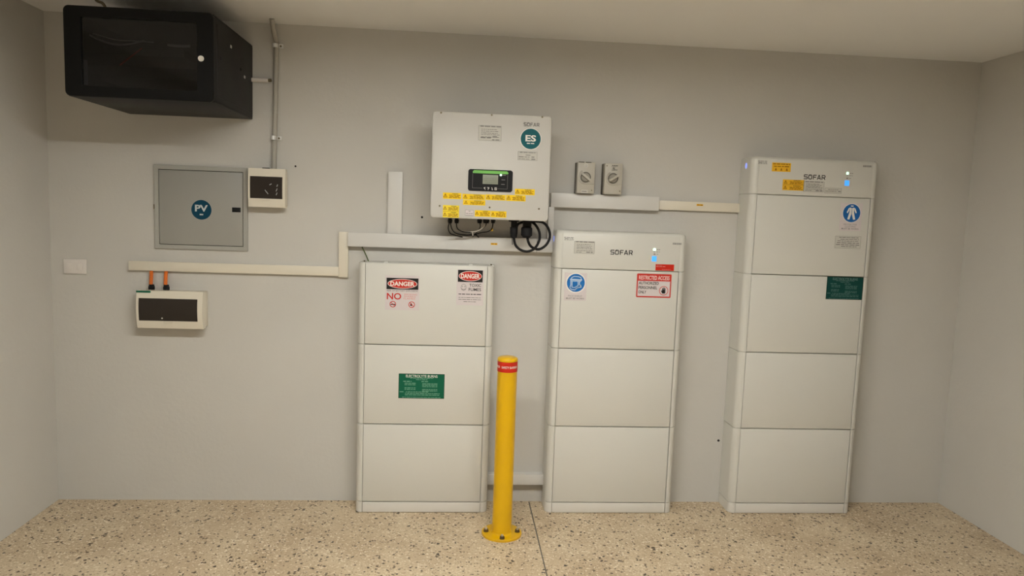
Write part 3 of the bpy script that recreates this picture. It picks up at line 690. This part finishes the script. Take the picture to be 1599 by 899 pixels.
# ------------------------------------------------------------------ grey PV panel board
x, z, w_, h = px_box(240.5, 260, 386, 391, .012)
x = (-.905 - .438) / 2 + .002; w_ = .466; z = 1.5625; h = .428
pv = thing('distribution_board', 'flush grey metal distribution board with a round PV sticker', 'distribution board', (x, 0, z))
hx, hz, fr = w_/2, h/2, .022
q4 = lambda a, b_, yy: [(-a, yy, -b_), (a, yy, -b_), (a, yy, b_), (-a, yy, b_)]
rg = [q4(hx, hz, 0), q4(hx, hz, -.011), q4(hx - .001, hz - .001, -.012), q4(hx - fr + .001, hz - fr + .001, -.012), q4(hx - fr, hz - fr, -.011), q4(hx - fr, hz - fr, 0)]
MB().loft(rg, cap=False).build('frame', M_GREY, pv)
MB().box(-hx + fr, hx - fr, -.003, 0, -hz + fr, hz - fr).build('gasket', M_GAP, pv)
dr_ = MB().box(-hx + fr + .003, hx - fr - .003, -.010, -.001, -hz + fr + .003, hz - fr - .003, .001).build('door', M_GREYP, pv)
lx, lz = loc2(pv, 369, 327.5, .012); MB().box(lx - .021, lx + .021, -.014, -.009, lz - .012, lz + .012, .001).build('latch', M_BLK, dr_)
lx, lz = loc2(pv, 314.5, 327.5, .011)
st = MB().cyl((lx, -.0099, lz), (0, -1, 0), .0535, .0006, 48).build('solar_sticker', M_GREY, pv)
Ink().ell(lx, lz, .0505).build('navy_disc', M_NAVY, st, -.0110); Ink().text('PV', lx, lz + .008, .034, .064, .03).words(lx, lz - .024, .018, .007, 2).build('lettering', mat('silver_ink', (.55, .6, .6), .5), st, -.0113)
MB().box(-hx - .002, -hx + .002, -.014, -.002, -.012, .012).build('hinge', M_DSTEEL, pv)

# ------------------------------------------------------------------ wall outlet plate
x, z, w_, h = px_box(99, 404.5, 134.8, 427.5, .01)
o_ = thing('wall_outlet', 'white double wall plate near the left corner', 'wall outlet', (x, 0, z))
MB().box(-w_/2, w_/2, -.010, 0, -h/2, h/2, .003).build('plate', M_PLATE, o_)
for s in (-1, 1): MB().box(s * .026 - .014, s * .026 + .014, -.0125, -.0095, -.018, .018, .001).build('rocker', M_PLATE, o_)

# ------------------------------------------------------------------ isolators
def isolator(label, u0, v0, u1, v1, ang, marks):
    d = .085; x, z, w_, h = px_box(u0, v0, u1, v1, d)
    r = thing('isolator_switch', label, 'isolator switch', (x, 0, z), 'grey rotary isolators above the duct'); hx, hz = w_/2, h/2
    MB().box(-hx - .001, hx + .001, -d * .55, 0, -hz, hz, .003).build('back_box', M_ISOD, r)  # same grey as the cover, painted darker for its less lit side
    MB().box(-hx, hx, -d, -d * .5, -hz, hz, .003).build('front_cover', M_ISO, r)
    cz = .003
    # raised swirl surround: open ring leading to the right edge
    R = .035; pts = [( -.002 + R * math.cos(math.radians(a)), cz + R * math.sin(math.radians(a))) for a in range(120, 292, 12)] + [(.022, cz - R * .93), (hx - .003, cz - R * .93)]
    b = MB(); b.tube([(a, -d, c_) for a, c_ in pts], .0042, n=8, sub=2); b.build('swirl_rim', M_ISO, r)
    k = MB().cyl((-.002, -d + .002, cz), (0, -1, 0), .0270, .0075, 32).build('dial', M_ISOD, r)  # dark colour painted as the shadow ring round the dial
    MB().cyl((-.002, -d - .005, cz), (0, -1, 0), .0225, .0035, 32, .0205).build('dial_face', M_ISOM, k)
    c_, s_ = math.cos(ang), math.sin(ang); L, Wd = .0270, .0055
    q = [(-.002 + c_ * a - s_ * b_, cz + s_ * a + c_ * b_) for a, b_ in ((-L, -Wd), (L, -Wd), (L, Wd), (-L, Wd))]
    MB().prism(q, -d - .007, -d - .026).build('handle', M_ISO, k)
    marks(r, hx, hz, d); return r
def m1(r, hx, hz, d):
    MB().cyl((-.002, -d, hz - .018), (0, -1, 0), .0105, .0006, 24).build('round_sticker', M_PAPC, r)
    Ink().ring(-.002, hz - .018, .006, .0015).build('symbol', M_INKG, r, -d - .0009)
    st = sticker(r, 'label', -.004, -hz + .010, .036, .017, -d, M_PAPC); Ink().words(-.004, -hz + .010, .03, .004, 2).build('lettering', M_INKG, st, -d - .0009)
    MB().cyl((hx - .013, -d + .001, -hz + .017), (0, -1, 0), .0028, .0015, 12).build('screw', M_DSTEEL, r)
    MB().box(-hx + .004, -.012, -d - .001, -d + .004, hz - .0035, hz + .001).build('hinge_clip', M_ISOD, r)
    MB().box(-.004, .025, -d - .001, -d + .004, hz - .0035, hz + .001).build('hinge_clip', M_ISOD, r)
def m2(r, hx, hz, d):
    k = Ink(); rr = random.Random(2)
    for j, (zz, xa, xb) in enumerate(((hz - .014, -.010, .024), (hz - .026, -.006, .010), (hz - .035, -.010, .022))):
        pts = []; n = int((xb - xa) / .0024)
        for i in range(n): pts.append((xa + i * .0024, zz + (i / n) * .002 + (rr.uniform(.001, .004) if i % 2 else -rr.uniform(.0, .003))))
        k.rib(pts, .0019)
    k.build('handwriting', M_INK, r, -d - .0004)
    for a, b_ in ((-hx + .010, hz - .014), (hx - .010, -hz + .018)): MB().cyl((a, -d + .001, b_), (0, -1, 0), .0032, .0015, 12).build('screw', M_DSTEEL, r)
isolator('left grey rotary isolator with white sticker, handle pointing to upper left', 901.5, 253, 928.5, 302, math.radians(-38), m1)
isolator('right grey rotary isolator with black handwriting, handle pointing to upper right', 944, 255, 971.5, 303.5, math.radians(33), m2)

# ------------------------------------------------------------------ conduit, stub pipe, wall holes
P = [at(424.5, 37, .10), at(427, 46, .06), at(430.5, 62, .022), at(431.5, 74, .0135), at(430.5, 140, .0135), at(428.8, 216, .0135), at(428, 258, .0135), at(428, 266, .0135)]
P[0].z = H + .0
P = [P[0]] + P[1:]
o0 = P[3].copy()
cd = thing('conduit', 'grey upright conduit from the ceiling down to the small breaker box', 'conduit', o0)
MB().tube([p - o0 for p in P], .0125, n=16, sub=4).build('pipe', M_CONDUIT, cd)
for v, u in ((73, 431.6), (216, 428.9)):
    p = at(u, v, .0) - o0
    sd = MB(); arc = []
    for i in range(9):
        a = math.pi * i / 8; arc.append((p.x + .0145 * math.cos(a), -.0135 - .0145 * math.sin(a)))
    rings = [[(a, b_, p.z - .010), (a, b_, p.z + .010), (p.x + (a - p.x) * .88, -.0135 + (b_ + .0135) * .88, p.z + .010), (p.x + (a - p.x) * .88, -.0135 + (b_ + .0135) * .88, p.z - .010)] for a, b_ in arc]
    sd.loft([[(x_, y_, z_) for x_, y_, z_ in r_] for r_ in rings])
    sd.box(p.x + .013, p.x + .038, -.003, -.0005, p.z - .010, p.z + .010, .0006)
    s_ = sd.build('saddle_clip', M_ZINC, cd)
    MB().cyl((p.x + .026, -.0028, p.z), (0, -1, 0), .0048, .003, 12).build('screw', M_DSTEEL, s_)
p0 = at(393, 124, .02); p1 = at(418.5, 125, .02)
ob = thing('pipe_stub', 'short pale grey pipe stub between black cabinet and conduit', 'pipe', (p1.x, 0, p1.z))
MB().tube([(p0.x - p1.x - .03, -.012, p0.z - p1.z), (0, -.012, 0)], .011, n=14, sub=1).build('pipe', M_PLATE, ob)
MB().tube([(-.008, -.012, 0), (.004, -.012, .0), (.010, -.006, .002)], .008, n=12, sub=3).build('bend', M_DSTEEL, ob)
for u, v, r, lb in ((659, 339, .006, 'small dark plugged hole in the wall left of the inverter'), (461.5, 259.5, .005, 'tiny dark hole in the wall right of the conduit'), (1121.8, 687.5, .007, 'dark chip in the wall beside the lowest part of the right stack')):
    p = at(u, v, 0); tag(MB().cyl((0, 0, 0), (0, -1, 0), r, .0015, 10).build('wall_plug', M_INK, None, (p.x, 0, p.z)), lb, 'wall plug')

# ------------------------------------------------------------------ black rack cabinet
X0, X1, Z0, Z1, YD = -1.018, -.413, 2.024, 2.392, -.60
rk = thing('server_cabinet', 'black wall-mounted server cabinet with glass door high in the left corner', 'server cabinet', ((X0 + X1) / 2, 0, Z0))
hw = (X1 - X0) / 2; HH = Z1 - Z0; t = .012
MB().box(-hw, hw, YD + .022, 0, 0, t, .002).box(-hw, hw, YD + .022, 0, HH - t, HH, .002).box(-hw, hw, -t, 0, t, HH - t).build('casing', M_RACKS, rk)
for s in (-1, 1):
    sp = MB().box(*((-hw, -hw + t) if s < 0 else (hw - t, hw)), YD + .022, 0, t * .5, HH - t * .5, .002).build('side_panel', M_RACKS, rk)
    if s > 0:
        b = MB().box(hw - .002, hw + .003, YD + .055, -.03, .03, HH - .03, .0025); b.build('pressed_panel', M_RACKS, sp)
        for yy, zz, mm in ((-.36, .283, M_STEEL), (-.15, .185, M_STEEL), (-.50, .20, M_BLK), (-.21, .21, M_BLK)):
            MB().box(hw + .002, hw + .006, yy - .009, yy + .009, zz - .007, zz + .007, .002).build('side_latch', mm, sp)
# door: frame with rounded corners, glass, lock
fw = .055
dg = thing_door = None
outer = Ink().rrect(0, HH/2, 2 * hw + .006, HH + .004, .022, 8).v
inner = Ink().rrect(0, HH/2 + 0.0, 2 * hw - 2 * fw - .02, HH - 2 * .042, .006, 8).v
b = MB(); n = len(outer)
def ringf(P_, yv): return [(a, yv, c_) for a, c_ in P_]
vs = ringf(outer, YD + .022) + ringf(outer, YD + .003) + ringf([(a * .993, HH/2 + (c_ - HH/2) * .99) for a, c_ in outer], YD) + ringf(inner, YD) + ringf(inner, YD + .022)
fs = []
for L_ in range(5):
    A, B = L_ * n, ((L_ + 1) % 5) * n
    for j in range(n): k_ = (j + 1) % n; fs.append([A + j, A + k_, B + k_, B + j])
b.add(vs, fs); door = b.build('door', M_RACK, rk)
MB().prism(inner, YD + .008, YD + .012).build('glass_pane', M_GLASS, door)
lx, lz = loc2(rk, 314, 91.5, .6)
MB().cyl((lx, YD + .001, lz), (0, -1, 0), .0125, .006, 24, .0115).cyl((lx, YD - .004, lz), (0, -1, 0), .007, .003, 16).build('lock', M_WHITE, door, label_ := (0, 0, 0))
# what shows through the glass
MB().box(-hw + .03, -hw + .05, YD + .06, YD + .075, .02, HH - .02).box(hw - .05, hw - .03, YD + .06, YD + .075, .02, HH - .02).build('mounting_rail', M_RACKS, rk)
MB().box(-hw + .05, hw - .05, YD + .09, -.2, .10, .145, .003).build('patch_panel', M_BLK, rk)
MB().box(-hw + .10, hw - .16, YD + .12, -.2, .20, .235, .003).build('network_switch', M_RACK, rk)
x, z = loc2(rk, 132, 113, .57); MB().box(x - .010, x + .012, YD + .028, YD + .032, z - .052, z + .052, .001).build('grey_sliver', M_LGREY, rk)  # pale upright sliver just behind the glass
for nm, m_, pts, r in (('white_patch_cable', M_WCAB, [(140, 55), (165, 66), (190, 70), (215, 66), (225, 63)], .004), ('white_patch_cable', M_WCAB, [(145, 52), (180, 62), (210, 64), (240, 66)], .003),
                       ('white_patch_cable', M_WCAB, [(262, 70), (280, 72), (297, 72)], .006), ('red_patch_cable', M_RED, [(187, 102), (205, 88), (222, 75)], .003)):
    MB().tube([P3(u, v, .53, rk) for u, v in pts], r).build(nm, m_, rk)
cable('ceiling_cable', 'short dark cable dropping from the ceiling onto the black cabinet', [(146, -8, .5), (151, 1, .5), (160, 5, .5), (166, 14, .5)], .006, M_DSTEEL)
bpy.context.view_layer.update()

# ------------------------------------------------------------------ bollard
bo = thing('bollard', 'yellow steel bollard with a red band bolted to the floor between two stacks', 'bollard', (.910, -.405, 0))
pr = .0485
MB().lathe((0, 0, 0), [(.100, 0), (.100, .009), (.0985, .0105), (.05, .0105)], 56).build('base_plate', M_YEL, bo)
zt = 0.905
def ztop(v, dy=0): return at(788, v, .405 + dy).z
zt = ztop(557.5); z1b = ztop(566, pr); z0b = ztop(582, pr)
MB().lathe((0, 0, 0), [(pr + .005, .010), (pr + .001, .016), (pr, .02), (pr, zt - .012)], 56).build('post', M_YEL, bo)
MB().lathe((0, 0, 0), [(pr + .0015, zt - .016), (pr + .0015, zt - .006), (pr - .002, zt - .001), (pr - .012, zt + .003), (.01, zt + .0045)], 56).build('cap', M_YEL, bo)
bd = MB().lathe((0, 0, 0), [(pr, z0b), (pr + .0012, z0b + .0005), (pr + .0012, z1b - .0005), (pr, z1b)], 56).build('red_band', M_RED, bo)
# words wrapped round the band
def wrap(txt, a0, a1, zc, h, rad):
    vs, fs, W, Hh = glyphs(txt, .01); b = MB()
    P_ = [(rad * math.sin(a0 + (a1 - a0) * x_ / W), -rad * math.cos(a0 + (a1 - a0) * x_ / W), zc - h/2 + z_ / Hh * h) for x_, z_ in vs]
    b.add(P_, fs); return b
for a in range(3):
    o = a * math.radians(125) - math.radians(38)
    wrap('SAFETY BARRIER', o, o + math.radians(98), (z0b + z1b) / 2, .011, pr + .0019).build('lettering', M_WHITE, bd)
for i in range(4):
    a = math.radians(-90 + 90 * i - 2); x, y_ = .078 * math.cos(a), .078 * math.sin(a)
    MB().cyl((x, y_, .0105), (0, 0, 1), .013, .002, 20).cyl((x, y_, .0125), (0, 0, 1), .0115, .010, 6).build('anchor_bolt', M_DSTEEL, bo)
    MB().cyl((x, y_, .0225), (0, 0, 1), .0062, .009, 12).build('stud_end', M_STEEL, bo)
